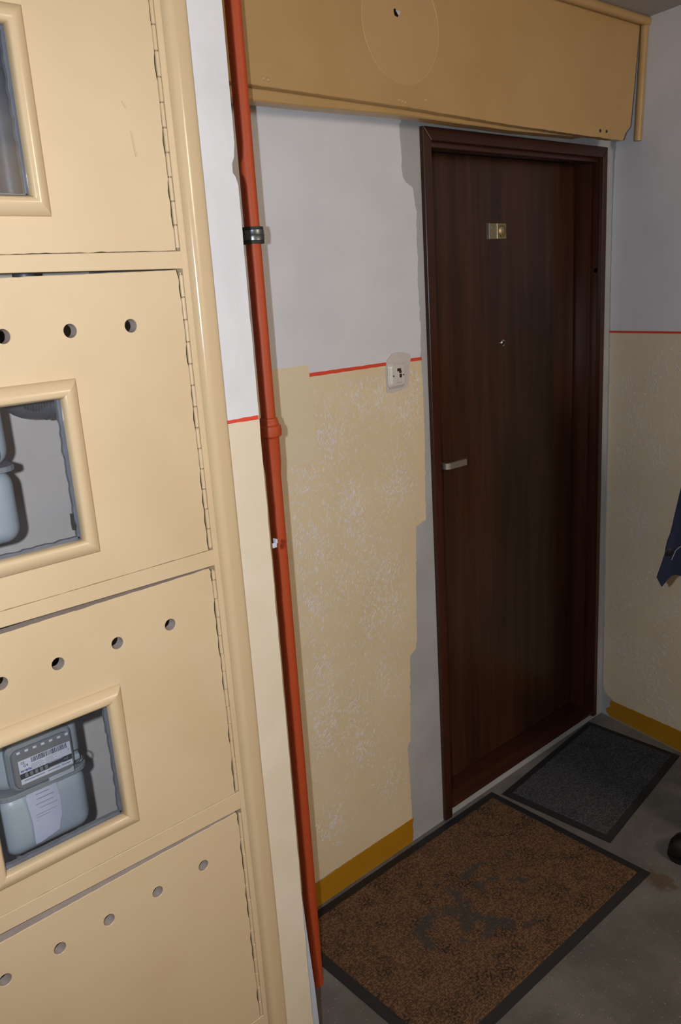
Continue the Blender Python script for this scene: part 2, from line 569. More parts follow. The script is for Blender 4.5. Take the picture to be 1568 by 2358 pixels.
# right wall
wr = plate('wall_right', [(YF, 0), (.02, 0), (.02, ZC), (YF, ZC)], -.2, 0, 'yz', MT['plaster'], kind='structure',
           label='painted right wall')
wr.location.x = XR
wr.rotation_euler.z = math.radians(-10.5)      # the wall is not square to the door wall
ye = rough_path([(-.004, ZS), (-.003, 1.8), (-.006, 2.0), (-.012, 2.07), (-.01, ZC)], 90, .003, 21)
def right_plate(name, outer, h, mt, **kw):
    o = plate(name, outer, 0, h, 'yz', mt, None, **kw)
    o.parent = wr
    return o
right_plate('white_paint', [(YF, ZS)] + ye + [(YF, ZC)], .0012, MT['white'], label='white wash above the red line')
yl = rough_path([(-.060, .06), (-.054, .082), (-.036, .086), (-.018, .096), (-.011, .115), (-.009, .13), (-.008, .4), (-.006, .9), (-.004, ZS)], 120, .002, 25)
right_plate('cream_paint', [(YF, .06)] + yl + [(YF, ZS)], .0012, MT['cream_r'], label='cream paint with pale veined pattern')
right_plate('ochre_band', [(YF, .004)] + rough_path([(-.048, .004), (-.030, .016), (-.024, .030), (-.036, .038), (-.048, .046), (-.044, .060), (-.050, .074)], 150, .002, 31)
            + rough_path([(-.050, .074), (-.34, .084), (-.9, .09), (YF, .09)], 60, .002, 33), .0024, MT['ochre'])
right_plate('red_stripe', [(YF, 1.4665), (-.002, 1.4665), (-.002, 1.4735), (YF, 1.4735)], .0022, MT['stripe'])

# the pale second coat of the patterned roller: short brush-like strokes in clusters
def roller_strokes(name, parent, plane, clusters, n, inside, h, mt, seed):
    rnd = random.Random(seed)
    f = MAPS[plane]
    vs, fs = [], []
    made = 0
    while made < n:
        big = rnd.random()
        if big < .72:
            c = rnd.choice(clusters)
            sg = .018 + .022 * rnd.random()
            a, b = rnd.gauss(c[0], sg * 1.0), rnd.gauss(c[1], sg * 1.5)
        else:
            c = rnd.choice(clusters)
            a, b = rnd.gauss(c[0], .075), rnd.gauss(c[1], .085)
        ang = rnd.gauss(math.pi / 2, .75)
        L = rnd.uniform(.004, .013) * (1.7 if rnd.random() < .12 else 1)
        wd = rnd.uniform(.0004, .0010) * (1.5 if big < .4 and rnd.random() < .3 else 1)
        cv = rnd.gauss(0, .55)
        pts = []
        x, y = a, b
        for k in range(5):
            pts.append((x, y, ang))
            ang += cv / 4 + rnd.gauss(0, .12)
            x += math.cos(ang) * L / 4
            y += math.sin(ang) * L / 4
        if not all(inside(p[0], p[1]) for p in pts):
            made += .02
            continue
        i0 = len(vs)
        for k, (x, y, a2) in enumerate(pts):
            w2 = wd * (.25, .9, 1, .8, .2)[k]
            nx, ny = -math.sin(a2) * w2, math.cos(a2) * w2
            hh = h + .0003 * rnd.random()
            vs += [f(x - nx, y - ny, h - .0002), f(x, y, hh + .0002), f(x + nx, y + ny, h - .0002)]
        for k in range(4):
            q = i0 + 3 * k
            fs += [(q, q + 1, q + 4, q + 3), (q + 1, q + 2, q + 5, q + 4)]
        made += 1
    me = bpy.data.meshes.new(name)
    me.from_pydata(vs, [], fs)
    o = link(name, me, mt, None, kind='stuff', label='pale strokes of the patterned roller')
    o.parent = parent
    return o
def edge_x(z):
    for (xa, za), (xb, zb) in zip(edge_lo, edge_lo[1:]):
        if za <= z <= zb:
            return min(xa, xb)
    return -.2
CB = [(-.369, 1.306), (-.467, 1.322), (-.331, 1.127), (-.208, 1.407), (-.285, 1.411), (-.114, 1.324), (-.178, 1.13), (-.438, 1.023), (-.371, .921),
      (-.208, .925), (-.287, .768), (-.481, .881), (-.448, .568), (-.353, .555), (-.231, .589), (-.467, .704), (-.477, 1.226), (-.068, 1.377), (-.347, .417),
      (-.463, .222), (-.236, .251), (-.484, .518), (-.247, .859), (-.125, 1.156), (-.506, 1.064), (-.285, 1.008), (-.183, .787), (-.462, 1.375), (-.331, 1.127), (-.40, 1.30)]
roller_strokes('roller_pattern', wb, 'xz', CB, 4300,
               lambda x, z: -.56 < x < edge_x(z) - .004 and .088 < z < 1.450 and not (x < -.43 and z > 1.33), .0013, MT['vein'], 5)
CR = [(-.191, 1.307), (-.076, 1.27), (-.097, 1.181), (-.064, 1.039), (-.219, 1.06), (-.166, .835), (-.249, .197), (-.188, .278), (-.097, .64), (-.151, .752),
      (-.315, .522), (-.062, .495), (-.277, .395), (-.281, 1.199), (-.248, 1.367), (-.087, .329), (-.212, .622), (-.107, .903), (-.316, .139), (-.45, .4), (-.5, 1.0), (-.42, .7)]
roller_strokes('roller_pattern', wr, 'yz', CR, 2000, lambda y, z: -.7 < y < -.02 and .10 < z < 1.455, .0013, MT['veinr'], 8)

# the unseen rest of the landing
box('wall_left', XL - .1, XL, YF, .22, 0, ZC, MT['creamp'], kind='structure', label='cream left wall of the landing')
box('wall_front', XL, XR, YF - .1, YF, 0, ZC, MT['creamp'], kind='structure', label='cream wall behind the camera')
box('wall_niche', XL, -1.72, YC, 0, 0, ZC, MT['pcream'], kind='structure', label='cream wall left of the meter cabinet')

# pier between cabinet and pipe corner, with a chipped arris
pr = rough_path([(XP1, 0), (XP1, 1.84)], 40, .0018, 41) + [(-.899, 1.852), (-.904, 1.858), (-.9035, 1.872), (-.8985, 1.882), (-.8975, 1.892)] \
    + rough_path([(-.896, 1.90), (XP1, 2.02), (XP1, ZC)], 40, .0012, 43)
pier = plate('wall_pier', [(XP0, 0)] + pr + [(XP0, ZC)], 0, -YC - .0012, 'xz', MT['plaster'], kind='structure',
             label='narrow painted pier between the meter cabinet and the red pipe')
def clip_loop(loop, z0, z1):
    """the right side of the pier outline between two heights"""
    pts = [p for p in loop if z0 < p[1] < z1]
    return [(loop[0][0] if not pts else pts[0][0], z0)] + pts + [(pts[-1][0] if pts else XP1, z1)]
plate('white_paint', [(XP0, ZS)] + clip_loop([(a - .0006, b) for a, b in pr], ZS, ZC) + [(XP0, ZC)], -YC - .0012, -YC, 'xz', MT['pwhite'], pier,
      label='white wash on the pier')
plate('cream_paint', [(XP0, 0)] + clip_loop([(a - .0006, b) for a, b in pr], 0, ZS) + [(XP0, ZS)], -YC - .0012, -YC, 'xz', MT['pcream'], pier,
      label='cream paint on the pier')
plate('red_stripe', rough_path([(-.9645, 1.4660), (-.8975, 1.4645)], 120, .0010, 2) + rough_path([(-.8975, 1.4715), (-.9645, 1.4715)], 120, .001, 6),
      -YC, -YC + .0008, 'xz', MT['stripe'], pier)

# ================================================================== DOOR
door = thing('door_1', (.43, .05, .04), kind='structure', label='dark walnut flat door with walnut frame and lever handle')
LY = .088                         # front of the leaf
leaf = plate('door_leaf', [(.030, .0475), (.834, .0475), (.834, 2.022), (.030, 2.022)], -LY - .04, -LY, 'xz', MT['leaf'], door, cham=.002)
# jambs and head, with the right jamb's rebate stop
box('jamb', -.002, .020, -.004, .135, .036, 2.05, MT['frame'], door, bev=.001)
box('jamb', .841, .861, .030, .135, .036, 2.05, MT['frame'], door, bev=.001, label='right jamb, rear half')
box('jamb', .8445, .861, -.004, .0295, .036, 2.05, MT['frame'], door, bev=.001, label='right jamb, front half with a plug hole')
box('head_jamb', .02, .841, -.004, .135, 2.030, 2.05, MT['frameh'], door, bev=.001)
box('sill', .02, .841, -.014, .135, .036, .0465, MT['frameh'], door, bev=.0015)
# casings, mitred at the top
cw = .029
def casing(poly):
    return plate('casing', poly, .0, .013, 'xz', MT['frame'], door, cham=.0015)
box('head_lit_lip', .02, .841, .006, .05, 2.0155, 2.0298, MT['frameh'], door, bev=.0015)  # added lip, faced forward to show a lit band under the head
casing([(-.012, .004), (.0185, .004), (.0185, 2.029), (-.0125, 2.0605)])
casing([(.846, .018), (.867, .018), (.867, 2.0585), (.8425, 2.028)])
plate('casing', [(-.0115, 2.0612), (.0192, 2.0296), (.8420, 2.0284), (.8668, 2.0592)], .0, .013, 'xz', MT['frameh'], door, cham=.0015)
# pale split lines in the two mitres
plate('mitre_crack', [(-.0122, 2.0606), (.0186, 2.0290), (.0190, 2.0296), (-.0117, 2.0612)], .0131, .0134, 'xz', MT['chip'], door)
# plug hole in the right jamb
lathe('plug_hole', [(.0001, 0), (.007, 0), (.0075, .0006), (.005, .0012), (.0001, .0012)], (.8445, .011, 1.678), MT['dark'], door, axis='x', seg=16)
# lever handle
hb = bmesh.new()
hp = [(.108, LY - .001), (.108, .068), (.1082, .054), (.1100, .0485), (.1145, .0458), (.120, .045), (.193, .0445)]
prev = None
hw = .0048
for i, (hx_, hy_) in enumerate(hp):
    a, b = V(hp[max(i - 1, 0)]), V(hp[min(i + 1, len(hp) - 1)])
    d = (b - a).normalized()
    nrm = V((-d.y, d.x)) * hw
    zz = 1.138
    ring = [hb.verts.new((hx_ + s1 * nrm.x, hy_ + s1 * nrm.y, zz + s2 * .0092)) for s1, s2 in ((-1, -1), (1, -1), (1, 1), (-1, 1))]
    if prev:
        for k in range(4):
            hb.faces.new((prev[k], prev[(k + 1) % 4], ring[(k + 1) % 4], ring[k]))
    else:
        hb.faces.new(ring)
    prev = ring
hb.faces.new(prev)
bmesh.ops.bevel(hb, geom=[e for e in hb.edges if e.is_manifold and e.calc_face_angle(0) > .6], offset=.0012, segments=2, affect='EDGES')
hd = from_bm('door_handle', hb, MT['steel'], door, smooth=40, label='satin steel lever handle')
lathe('handle_rose', [(.0001, 0), (.016, 0), (.016, .004), (.013, .006), (.0001, .006)], (.108, LY, 1.138), MT['steel'], door, axis='y')
# number plate: two brass squares
npl = plate('name_plate', [(.374, 1.789), (.4585, 1.789), (.4585, 1.8345), (.374, 1.8345)], -LY, -LY + .003, 'xz', MT['brass'], door, cham=.0008,
            label='small square brass plate with a round push')
box('plate_rim', .3735, .3765, LY - .0045, LY - .003, 1.789, 1.8345, MT['chrome'], npl)
box('plate_rim', .4130, .4155, LY - .0045, LY - .003, 1.789, 1.8345, MT['chrome'], npl)
for sx, sz in ((.383, 1.8225), (.403, 1.8235), (.382, 1.8015), (.404, 1.8025)):
    lathe('screw', [(.0001, 0), (.0035, 0), (.003, .0012), (.0001, .0016)], (sx, LY - .003, sz), MT['chrome'], npl, axis='y', seg=12)
lathe('push', [(.0001, 0), (.0175, 0), (.017, .002), (.012, .005), (.006, .0065), (.0001, .007)], (.437, LY - .003, 1.8115), MT['brass'], npl, axis='y')
pk = lathe('peephole', [(.0001, 0), (.0105, 0), (.0105, .003), (.008, .005), (.0062, .005), (.0058, .003), (.0001, .003)], (.4375, LY, 1.474), MT['chrome'],
           door, axis='y', seg=24, label='chrome door viewer')
lathe('viewer_lens', [(.0001, 0), (.0055, 0), (.004, .0016), (.0001, .0024)], (.4375, LY - .003, 1.474), MT['lens'], pk, axis='y', seg=20)

# ================================================================== METER CABINET
cab = thing('meter_cabinet', (-1.33, YC, 0), 'tall yellow painted gas meter cabinet with four doors stacked one above another', 'cabinet')
X0, X1 = -1.637, -1.0225
HX = -1.0145                      # inner edge of the right stile
FB = -YC - .03
def fr(name, x0, x1, z0, z1):
    return plate(name, [(x0, z0), (x1, z0), (x1, z1), (x0, z1)], FB, -YC, 'xz', MT['cab'], cab, cham=.0008)
fr('stile', HX, XP0 - .0005, 0, ZC - .002)
fr('stile', -1.72, -1.6385, 0, ZC - .002)
fr('rail', -1.6385, HX, 2.245, ZC - .002)
for zt, zl, zr in ((1.7418, 1.7220, 1.7158), (1.2605, 1.2405, 1.2325), (.7945, .7695, .7590)):
    plate('rail', [(-1.6385, zl), (HX, zr), (HX, zt), (-1.6385, zt)], FB, -YC, 'xz', MT['cab'], cab, cham=.0008)
fr('rail', -1.6385, HX, 0, .285)
box('side_panel', XP0 - .012, XP0 - .002, YC + .03, -.002, 0, ZC - .002, MT['plaster'], cab)
box('side_panel', -1.719, -1.705, YC + .03, -.002, 0, ZC - .002, MT['plaster'], cab)
box('back_panel', -1.705, XP0 - .012, -.016, -.002, 0, ZC - .002, plain('cabinet_back', (232, 222, 214), .85, .2, var=.10, scale=9, bump=.4, bscale=30), cab)

# half-round trim over the joint of cabinet and pier
bm = bmesh.new()
prof = []
a, h = .0195, .0155
for u, v in ((0, 0), (.0004, .003), (.0018, .0062), (.0042, .0092), (.0075, .0113), (.0110, .0122), (.0145, .0122), (.018, .0118),
             (.024, .0112), (.030, .0104), (.0355, .0095), (.038, .0082), (.039, .006)):
    prof.append((-1.0040 + u, YC - v))
prof += [(-.9650, YC + .001), (-1.0040, YC + .001)]
nz = 46
rings = []
for k in range(nz + 1):
    z = ZC * k / nz
    dx = .0012 * noise.noise(V((z * 3, 0, 9))) + .0003 * noise.noise(V((z * 25, 0, 2)))
    rings.append([bm.verts.new((x + dx, y + .4 * dx, z)) for x, y in prof])
for p, q in zip(rings, rings[1:]):
    for i in range(len(prof)):
        j = (i + 1) % len(prof)
        bm.faces.new((p[i], p[j], q[j], q[i]))
bm.faces.new(rings[0]); bm.faces.new(rings[-1])
from_bm('corner_trim', bm, MT['mould'], cab, smooth=50, label='glossy half-round yellow trim')
plate('paint_chip', rough_path([(-.969, .440), (-.966, .436), (-.9640, .446), (-.966, .458), (-.969, .450)], 300, .001, 3), -YC - .001, -YC + .0075, 'xz', MT['chip'], cab)

def cab_door(z0, z1, win, hz, hx, topgap):
    """one door: panel with holes and window opening, mouldings, glass and piano hinge"""
    def jag(p, q, amp, sd, base=0.0):
        return rough_edge(p, q, 60, amp, sd)
    zt0, zt1 = z1 - topgap[0], z1 - topgap[1]
    sd = z0 * 31
    worn, zz_, kk = [], z0 + .0008, 0
    while zz_ < zt1 - .012:
        L_ = min(.0335, zt1 - .004 - zz_)
        g_ = (.0022 if (kk + int(sd)) % 3 == 0 else .0008 if kk % 2 else .0002) if random.random() < .8 else .0026
        worn += rough_edge((X1 - g_ * .4, zz_), (X1 - g_, zz_ + L_ * .5), 5, .0004, kk + sd) + rough_edge((X1 - g_, zz_ + L_ * .5), (X1 - g_ * .3, zz_ + L_), 5, .0004, kk + sd + 2)
        zz_ += L_ + .0006
        kk += 1
    outer = jag((X0, z0 + .0008), (X1, z0 + .0008), .0011, sd) + worn \
        + [(X1 - .004, zt1)] + jag((X1 - .004, zt1), (X0, zt0), .0008, sd + 5)[1:] + jag((X0, zt0), (X0, z0 + .0008), .0008, sd + 8)
    holes = [circle(x, hz, .0098, 28) for x in hx] if hz else []
    wx0, wx1, wz0, wz1 = win
    if wx0 is not None:
        holes.append([(wx0 - .003, wz0 - .003), (wx1 + .003, wz0 - .003), (wx1 + .003, wz1 + .003), (wx0 - .003, wz1 + .003)])
    d = plate('cabinet_door', outer, FB + .01, -YC, 'xz', [MT['cab'], MT['rawwood']], cab, holes=holes, cham=.0007, side_mat=1)
    if wx0 is not None:
        w_ = .0262
        pr_ = [(0, .0), (0, .006), (.0015, .0095), (.005, .0125), (.010, .0135), (.015, .0125), (.020, .0098), (.0245, .0055), (w_, .0015), (w_, 0)]
        cs = [(wx0, wz0, -1, -1), (wx1, wz0, 1, -1), (wx1, wz1, 1, 1), (wx0, wz1, -1, 1)]
        for i in range(4):
            A, B = cs[i], cs[(i + 1) % 4]
            b2 = bmesh.new()
            ra = [b2.verts.new((A[0] + A[2] * u, YC - v, A[1] + A[3] * u)) for u, v in pr_]
            rb = [b2.verts.new((B[0] + B[2] * u, YC - v, B[1] + B[3] * u)) for u, v in pr_]
            for k in range(len(pr_)):
                j = (k + 1) % len(pr_)
                b2.faces.new((ra[k], ra[j], rb[j], rb[k]))
            b2.faces.new(ra); b2.faces.new(rb)
            from_bm('window_moulding', b2, MT['mould'], d, smooth=50)
        box('glass_pane', wx0 - .002, wx1 + .002, YC + .001, YC + .004, wz0 - .002, wz1 + .002, MT['glass'], d)
        for (a0, a1, b0, b1, s_) in ((wx1 - .004, wx1 + .0028, wz0, wz1, 1), (wx0, wx1, wz0 - .0028, wz0 + .003, 2)):
            if s_ == 1:
                lp = rough_path([(a1, b0), (a1, b1)], 2, 0, 1) + rough_path([(a0, b1), (a0 + .0015, b0)], 160, .0022, sd)
            else:
                lp = rough_path([(a0, b0), (a1, b0)], 2, 0, 1) + rough_path([(a1, b1), (a0, b1)], 160, .0016, sd + 2)
            plate('putty', lp, -YC - .012, -YC - .0045, 'xz', MT['putty'], d)
    # piano hinge: knuckles on one pin
    b3 = bmesh.new()
    z = z0 + .004
    k = 0
    while z < z1 - .008:
        L = min(.0335, z1 - .006 - z)
        jx = .0004 * math.sin(k * 2.1)
        add_lathe(b3, [(.0022, z + .0002), (.0033, z + .001), (.0033, z + L - .001), (.0022, z + L - .0002)], (-1.0186 + jx, YC + .0016, 0), 'z', 10)
        z += L + .0006
        k += 1
    add_lathe(b3, [(.0012, z0 + .003), (.0012, z1 - .004)], (-1.0186, YC + .002, 0), 'z', 8)
    from_bm('hinge', b3, MT['cab'], d, smooth=50)
    return d

W0, W1 = -1.431, -1.239
cab_door(1.7418, 2.2435, (W0, W1, 1.8165, 2.0215), None, [], (.003, .003))
cab_door(1.2605, 1.7143, (W0, W1, 1.3355, 1.5445), 1.637, [-1.114, -1.209, -1.304, -1.399, -1.494, -1.578], (.0032, 0))
cab_door(.7945, 1.2300, (W0, W1, .8655, 1.0625), 1.1555, [-1.111, -1.206, -1.303, -1.388, -1.483, -1.578], (.0030, 0))
cab_door(.285, .7560, (None, None, None, None), .687, [-1.105, -1.198, -1.289, -1.374, -1.461, -1.552], (.0045, 0))
# drips and bare slivers in the paint
for dp in ([(-1.085, YC - .0004, 1.946), (-1.081, YC - .0008, 1.941), (-1.079, YC - .0004, 1.937)], [(-1.076, YC - .0003, 1.908), (-1.074, YC - .0006, 1.888), (-1.072, YC - .0010, 1.874)]):
    tube('paint_drip', dp, .0011, MT['cab'], cab, seg=8)
for z0_, z1_, w_ in ((1.12, 1.20, .0012), (.87, 1.05, .0016), (.70, .80, .0012)):
    plate('bare_sliver', rough_path([(-.9648, z0_), (-.9648, z1_)], 40, .0004, z0_) + rough_path([(-.9648 + w_, z1_), (-.9648 + w_, z0_)], 60, .0007, z1_), -YC - .001, -YC + .0012, 'xz', MT['white'], cab)
# glue blob left on the second window
plate('glue_smear', rough_path([(-1.2500, 1.352), (-1.2445, 1.350), (-1.2425, 1.358), (-1.2455, 1.364), (-1.2445, 1.376), (-1.2500, 1.377), (-1.2505, 1.362)], 300, .0008, 3),
      -YC - .0012, -YC - .0006, 'xz', MT['gasket'], [c for c in cab.children if c.name == 'cabinet_door.001'][0])

# ---------------------------------------------------------------- gas meters behind the glass
def meter(dx, dz, label, tagged):
    def X(v): return v + dx
    def Z(v): return v + dz
    t_ = thing('gas_meter', (X(-1.316), -.235, Z(.79)), label, 'meter', 'gas meters behind the cabinet windows')
    box('lower_body', X(-1.392), X(-1.240), -.298, -.165, Z(.785), Z(.903), MT['meter'], t_, bev=.026, seg=6)
    box('upper_body', X(-1.392), X(-1.240), -.298, -.165, Z(.908), Z(1.030), MT['meter'], t_, bev=.026, seg=6)
    plate('seam_flange', rrect(X(-1.398), X(-1.234), -.304, -.159, .03), Z(.9005), Z(.9085), 'xy', MT['meterdark'], t_, cham=.001)
    for px in (-1.362, -1.270):
        tube('connection', [(X(px), -.225, Z(1.022)), (X(px), -.225, Z(1.06)), (X(px), -.225, Z(1.13))], .016, MT['iron'], t_)
        lathe('union_nut', [(.016, Z(1.045)), (.022, Z(1.046)), (.022, Z(1.068)), (.016, Z(1.069))], (X(px), -.225, 0), MT['meterdark'], t_, seg=6, smooth=False)
    # index housing with its sloping hood, window and label
    hs = plate('index_housing', rrect(X(-1.372), X(-1.262), Z(.914), Z(1.000), .016), .285, .312, 'xz', MT['meterdark'], t_, cham=.004)
    plate('index_cover', rrect(X(-1.366), X(-1.266), Z(.9215), Z(.990), .012), .312, .3185, 'xz', MT['window'], t_, cham=.002)
    for k in range(7):
        box('hood_rib', X(-1.357 + k * .0135), X(-1.351 + k * .0135), -.3195, -.310, Z(.984), Z(.988), MT['label'], hs, bev=.0008)
    lb = plate('index_label', [(X(-1.357), Z(.930)), (X(-1.270), Z(.930)), (X(-1.270), Z(.972)), (X(-1.357), Z(.972))], .3185, .3192, 'xz', MT['label'], t_)
    Y0 = -.3196
    if tagged:
        box('number_band', X(-1.357), X(-1.270), Y0, -.3190, Z(.9395), Z(.9490), MT['ink'], lb)
        text_obj('lettering', 'CE', X(-1.3535), Y0, Z(.9655), .0055, MT['ink'], lb)
        text_obj('lettering', 'G4', X(-1.350), Y0, Z(.9595), .0065, MT['ink'], lb)
        text_obj('lettering', 'metrix', X(-1.3555), Y0, Z(.9515), .0068, MT['inkb'], lb, .0002)
        text_obj('lettering', 'T', X(-1.2755), Y0, Z(.9565), .0045, MT['ink'], lb)
        text_obj('lettering', 'm3', X(-1.2845), Y0 - .0002, Z(.9425), .006, MT['inkl'], lb)
        bb = bmesh.new()
        random.seed(4)
        x = -1.336
        while x < -1.2775:
            wd = random.choice((.0005, .0008, .0013))
            add_box(bb, X(x), X(x + wd), Y0, -.3190, Z(.9625), Z(.9712))
            x += wd + random.choice((.0005, .0007, .0014))
        from_bm('barcode', bb, MT['ink'], lb, kind='stuff')
        bl = bmesh.new()
        for r_ in range(5):
            add_box(bl, X(-1.337), X(-1.337 + .018 + .004 * (r_ % 2)), Y0, -.3190, Z(.9505 + r_ * .0022), Z(.9510 + r_ * .0022))
            add_box(bl, X(-1.314), X(-1.314 + .014 + .006 * ((r_ + 1) % 2)), Y0, -.3190, Z(.9505 + r_ * .0022), Z(.9510 + r_ * .0022))
        for s0, s1 in ((-1.352, -1.318), (-1.313, -1.292), (-1.289, -1.274)):
            add_box(bl, X(s0), X(s1), Y0, -.3190, Z(.9345), Z(.9362))
        from_bm('small_print', bl, MT['inkl'], lb, kind='stuff')
        for k in range(5):
            box('number_wheel', X(-1.3495 + k * .0082), X(-1.3445 + k * .0082), -.3199, -.3190, Z(.9410), Z(.9478), MT['window'], lb)
        for k in range(3):
            box('number_wheel', X(-1.3085 + k * .0072), X(-1.3030 + k * .0072), -.3199, -.3190, Z(.9410), Z(.9478), MT['ink'], lb)
        for zz in (.9402, .9480):
            box('red_frame', X(-1.3095), X(-1.2865), -.31995, -.3190, Z(zz), Z(zz + .0005), MT['chip'], lb)
        plate('seal_plate', rrect(X(-1.312), X(-1.268), Z(.9125), Z(.9235), .002), .312, .316, 'xz', MT['meter'], t_, cham=.001)
        # sealing lug with wire ring
        rg = [(X(-1.255) + .0125 * math.cos(k * .349), -.300, Z(.928) + .0125 * math.sin(k * .349)) for k in range(19)]
        tube('seal_ring', rg, .0012, MT['zinc'], t_, seg=8)
        box('seal_lug', X(-1.266), X(-1.250), -.302, -.294, Z(.9225), Z(.9335), MT['meter'], t_, bev=.002)
    return t_

m3 = meter(0, 0, 'pale grey gas meter with barcode label behind the third window from the top', True)
meter(-.036, .533, 'pale grey gas meter cut by the photo edge behind the second window', False)
# paper tag hanging over the lower body
bm = bmesh.new()
lp = rough_path([(-1.347, .900), (-1.350, .893), (-1.3455, .843), (-1.3475, .806), (-1.337, .806)], 30, .0006, 1) + \
    [(-1.305, .813), (-1.300, .828), (-1.2955, .838), (-1.2940, .870), (-1.2965, .900)]
add_plate(bm, lp, [], .3005, .3011, 'xz')
for v in bm.verts:
    v.co.y -= .004 * max(0, (.85 - v.co.z) / .05) ** 1.3
tg = from_bm('paper_tag', bm, MT['paper'], None, loc=(-1.32, -.3, .85))
tag(tg, 'white paper slip of small print stuck on the lower meter', 'paper')
bm = bmesh.new()
for i, (x0_, x1_, z_, hgt) in enumerate(((-1.333, -1.310, .8915, .0014), (-1.333, -1.303, .8825, .0014), (-1.336, -1.306, .8735, .0012), (-1.330, -1.300, .8655, .0010),
                                         (-1.338, -1.302, .855, .0009), (-1.338, -1.302, .850, .0009), (-1.339, -1.300, .845, .0009), (-1.338, -1.303, .840, .0009), (-1.338, -1.308, .835, .0009))):
    add_box(bm, x0_, x1_, -.3014, -.3010, z_, z_ + hgt)
from_bm('printed_line', bm, MT['inkl'], tg, kind='stuff')

def elbow(x, z, label, emboss=True):
    t_ = thing('pipe_elbow', (x, -.2, z), label, 'pipe fitting', 'cast elbows behind the cabinet windows')
    pts, rad = [], []
    r = .0265
    for k in range(9):
        a = math.pi + math.pi / 2 * k / 8
        pts.append((x + .036 + .045 * math.cos(a) - .018, -.2, z + .045 + .045 * math.sin(a)))
        rad.append(r)
    pts = [(pts[0][0], -.2, z + .12), (pts[0][0], -.2, z + .07)] + pts + [(x + .030, -.2, z), (x + .0305, -.2, z), (x + .048, -.2, z), (x + .049, -.2, z)]
    rad = [r * .8, r] + rad + [r, r * 1.14, r * 1.14, r * .9]
    tube('elbow_body', pts, rad, MT['iron'], t_, seg=20)
    if emboss:
        b_ = bmesh.new()
        for k in range(9):
            a_ = .95 - k * .07
            add_box(b_, x - .012 + k * .0045, x - .0098 + k * .0045, -.2285, -.2225, z - .004 - .006 * math.sin(k * .4), z + .0055 - .006 * math.sin(k * .4), .0006, 1)
        from_bm('embossed_mark', b_, MT['zinc'], t_, kind='stuff')
    return t_
elbow(-1.208, 1.519, 'dark cast elbow at the top of the second window')
elbow(-1.188, .972, 'dark cast elbow at the top corner of the third window', False)
rp = thing('riser_pipe', (-1.176, -.2, 1.70), 'dark grey upright pipe behind the topmost cabinet window', 'pipe')
tube('pipe_run', [(-1.176, -.2, 1.70), (-1.176, -.2, 2.0), (-1.176, -.2, 2.40)], .0185, MT['iron'], rp, seg=20)
lathe('socket', [(.0185, 2.02), (.025, 2.022), (.025, 2.06), (.0185, 2.062)], (-1.176, -.2, 0), MT['iron'], rp)

# ================================================================== OVERHEAD BOARD
ob = thing('overhead_board', (.12, -.11, 2.06), 'ochre painted board boxing in above the door, with a round patch', 'panel')
PB = [(-.890, 2.0795)] + rough_path([(-.63, 2.0765), (-.18, 2.0725), (.25, 2.0625), (.779, 2.058)], 60, .0012, 12) + \
    rough_path([(.779, 2.058), (.792, 2.060), (.806, 2.080), (.818, 2.090), (.834, 2.103)], 120, .003, 8) + \
    rough_path([(.834, 2.103), (.848, 2.2), (.874, 2.392)], 60, .0012, 14) + [(.874, ZC - .001), (-.890, ZC - .001)]
plate('board', PB, .088, .110, 'xz', MT['board'], ob, cham=.0012)
# round cover with raised paint rim
cv = plate('round_cover', circle(-.180, 2.2455, .1245, 64), .110, .1108, 'xz', MT['cover'], ob)
bm = bmesh.new()
ring = [(-.180 + .1255 * math.cos(k * math.pi / 36), -.1103, 2.2455 + .1255 * math.sin(k * math.pi / 36)) for k in range(73)]
add_tube(bm, ring, .0011, 6, False)
from_bm('cover_rim', bm, MT['rim'], ob, smooth=True)
plate('screw_hole', rough_path([(-.205, 2.272), (-.2, 2.2755), (-.196, 2.270), (-.190, 2.262), (-.193, 2.258), (-.203, 2.261)], 200, .0006, 2), .1108, .1112, 'xz', MT['dark'], ob)
plate('paint_flake', [(-.199, 2.271), (-.184, 2.2715), (-.186, 2.264), (-.191, 2.2625)], .1112, .1124, 'xz', MT['chip'], ob)
for k, (mx, mz) in enumerate(((-.590, 2.091), (-.578, 2.0895), (-.196, 2.086), (-.185, 2.0845), (-.176, 2.083), (-.105, 2.094), (.66, 2.078), (.695, 2.0785))):
    lathe('paint_blister', [(.0001, 0), (.005, 0), (.0035, .0022), (.0001, .003)], (mx, -.110, mz), MT['cover'] if k < 6 else MT['dirt_and_shade'], ob, axis='y', seg=10)
# batten under the board, drooping at the left
plate('batten', rough_path([(-.890, 2.0505), (-.47, 2.0535), (-.17, 2.0595), (.26, 2.0555), (.60, 2.0605)], 40, .0008, 3) + [(.60, 2.09), (-.890, 2.10)],
      .050, .0875, 'xz', MT['board'], ob, cham=.003)
def bead(name, p0, p1, r, parent):
    bm_ = bmesh.new()
    add_tube(bm_, [p0, (V(p0) + V(p1)) / 2, p1], r, 16)
    return from_bm(name, bm_, MT['board'], parent, smooth=50)
bead('corner_bead', (.884, -.106, 2.064), (.889, -.116, 2.398), .0125, ob)
bead('ceiling_bead', (-.890, -.121, 2.4005), (.905, -.123, 2.3995), .0130, ob)

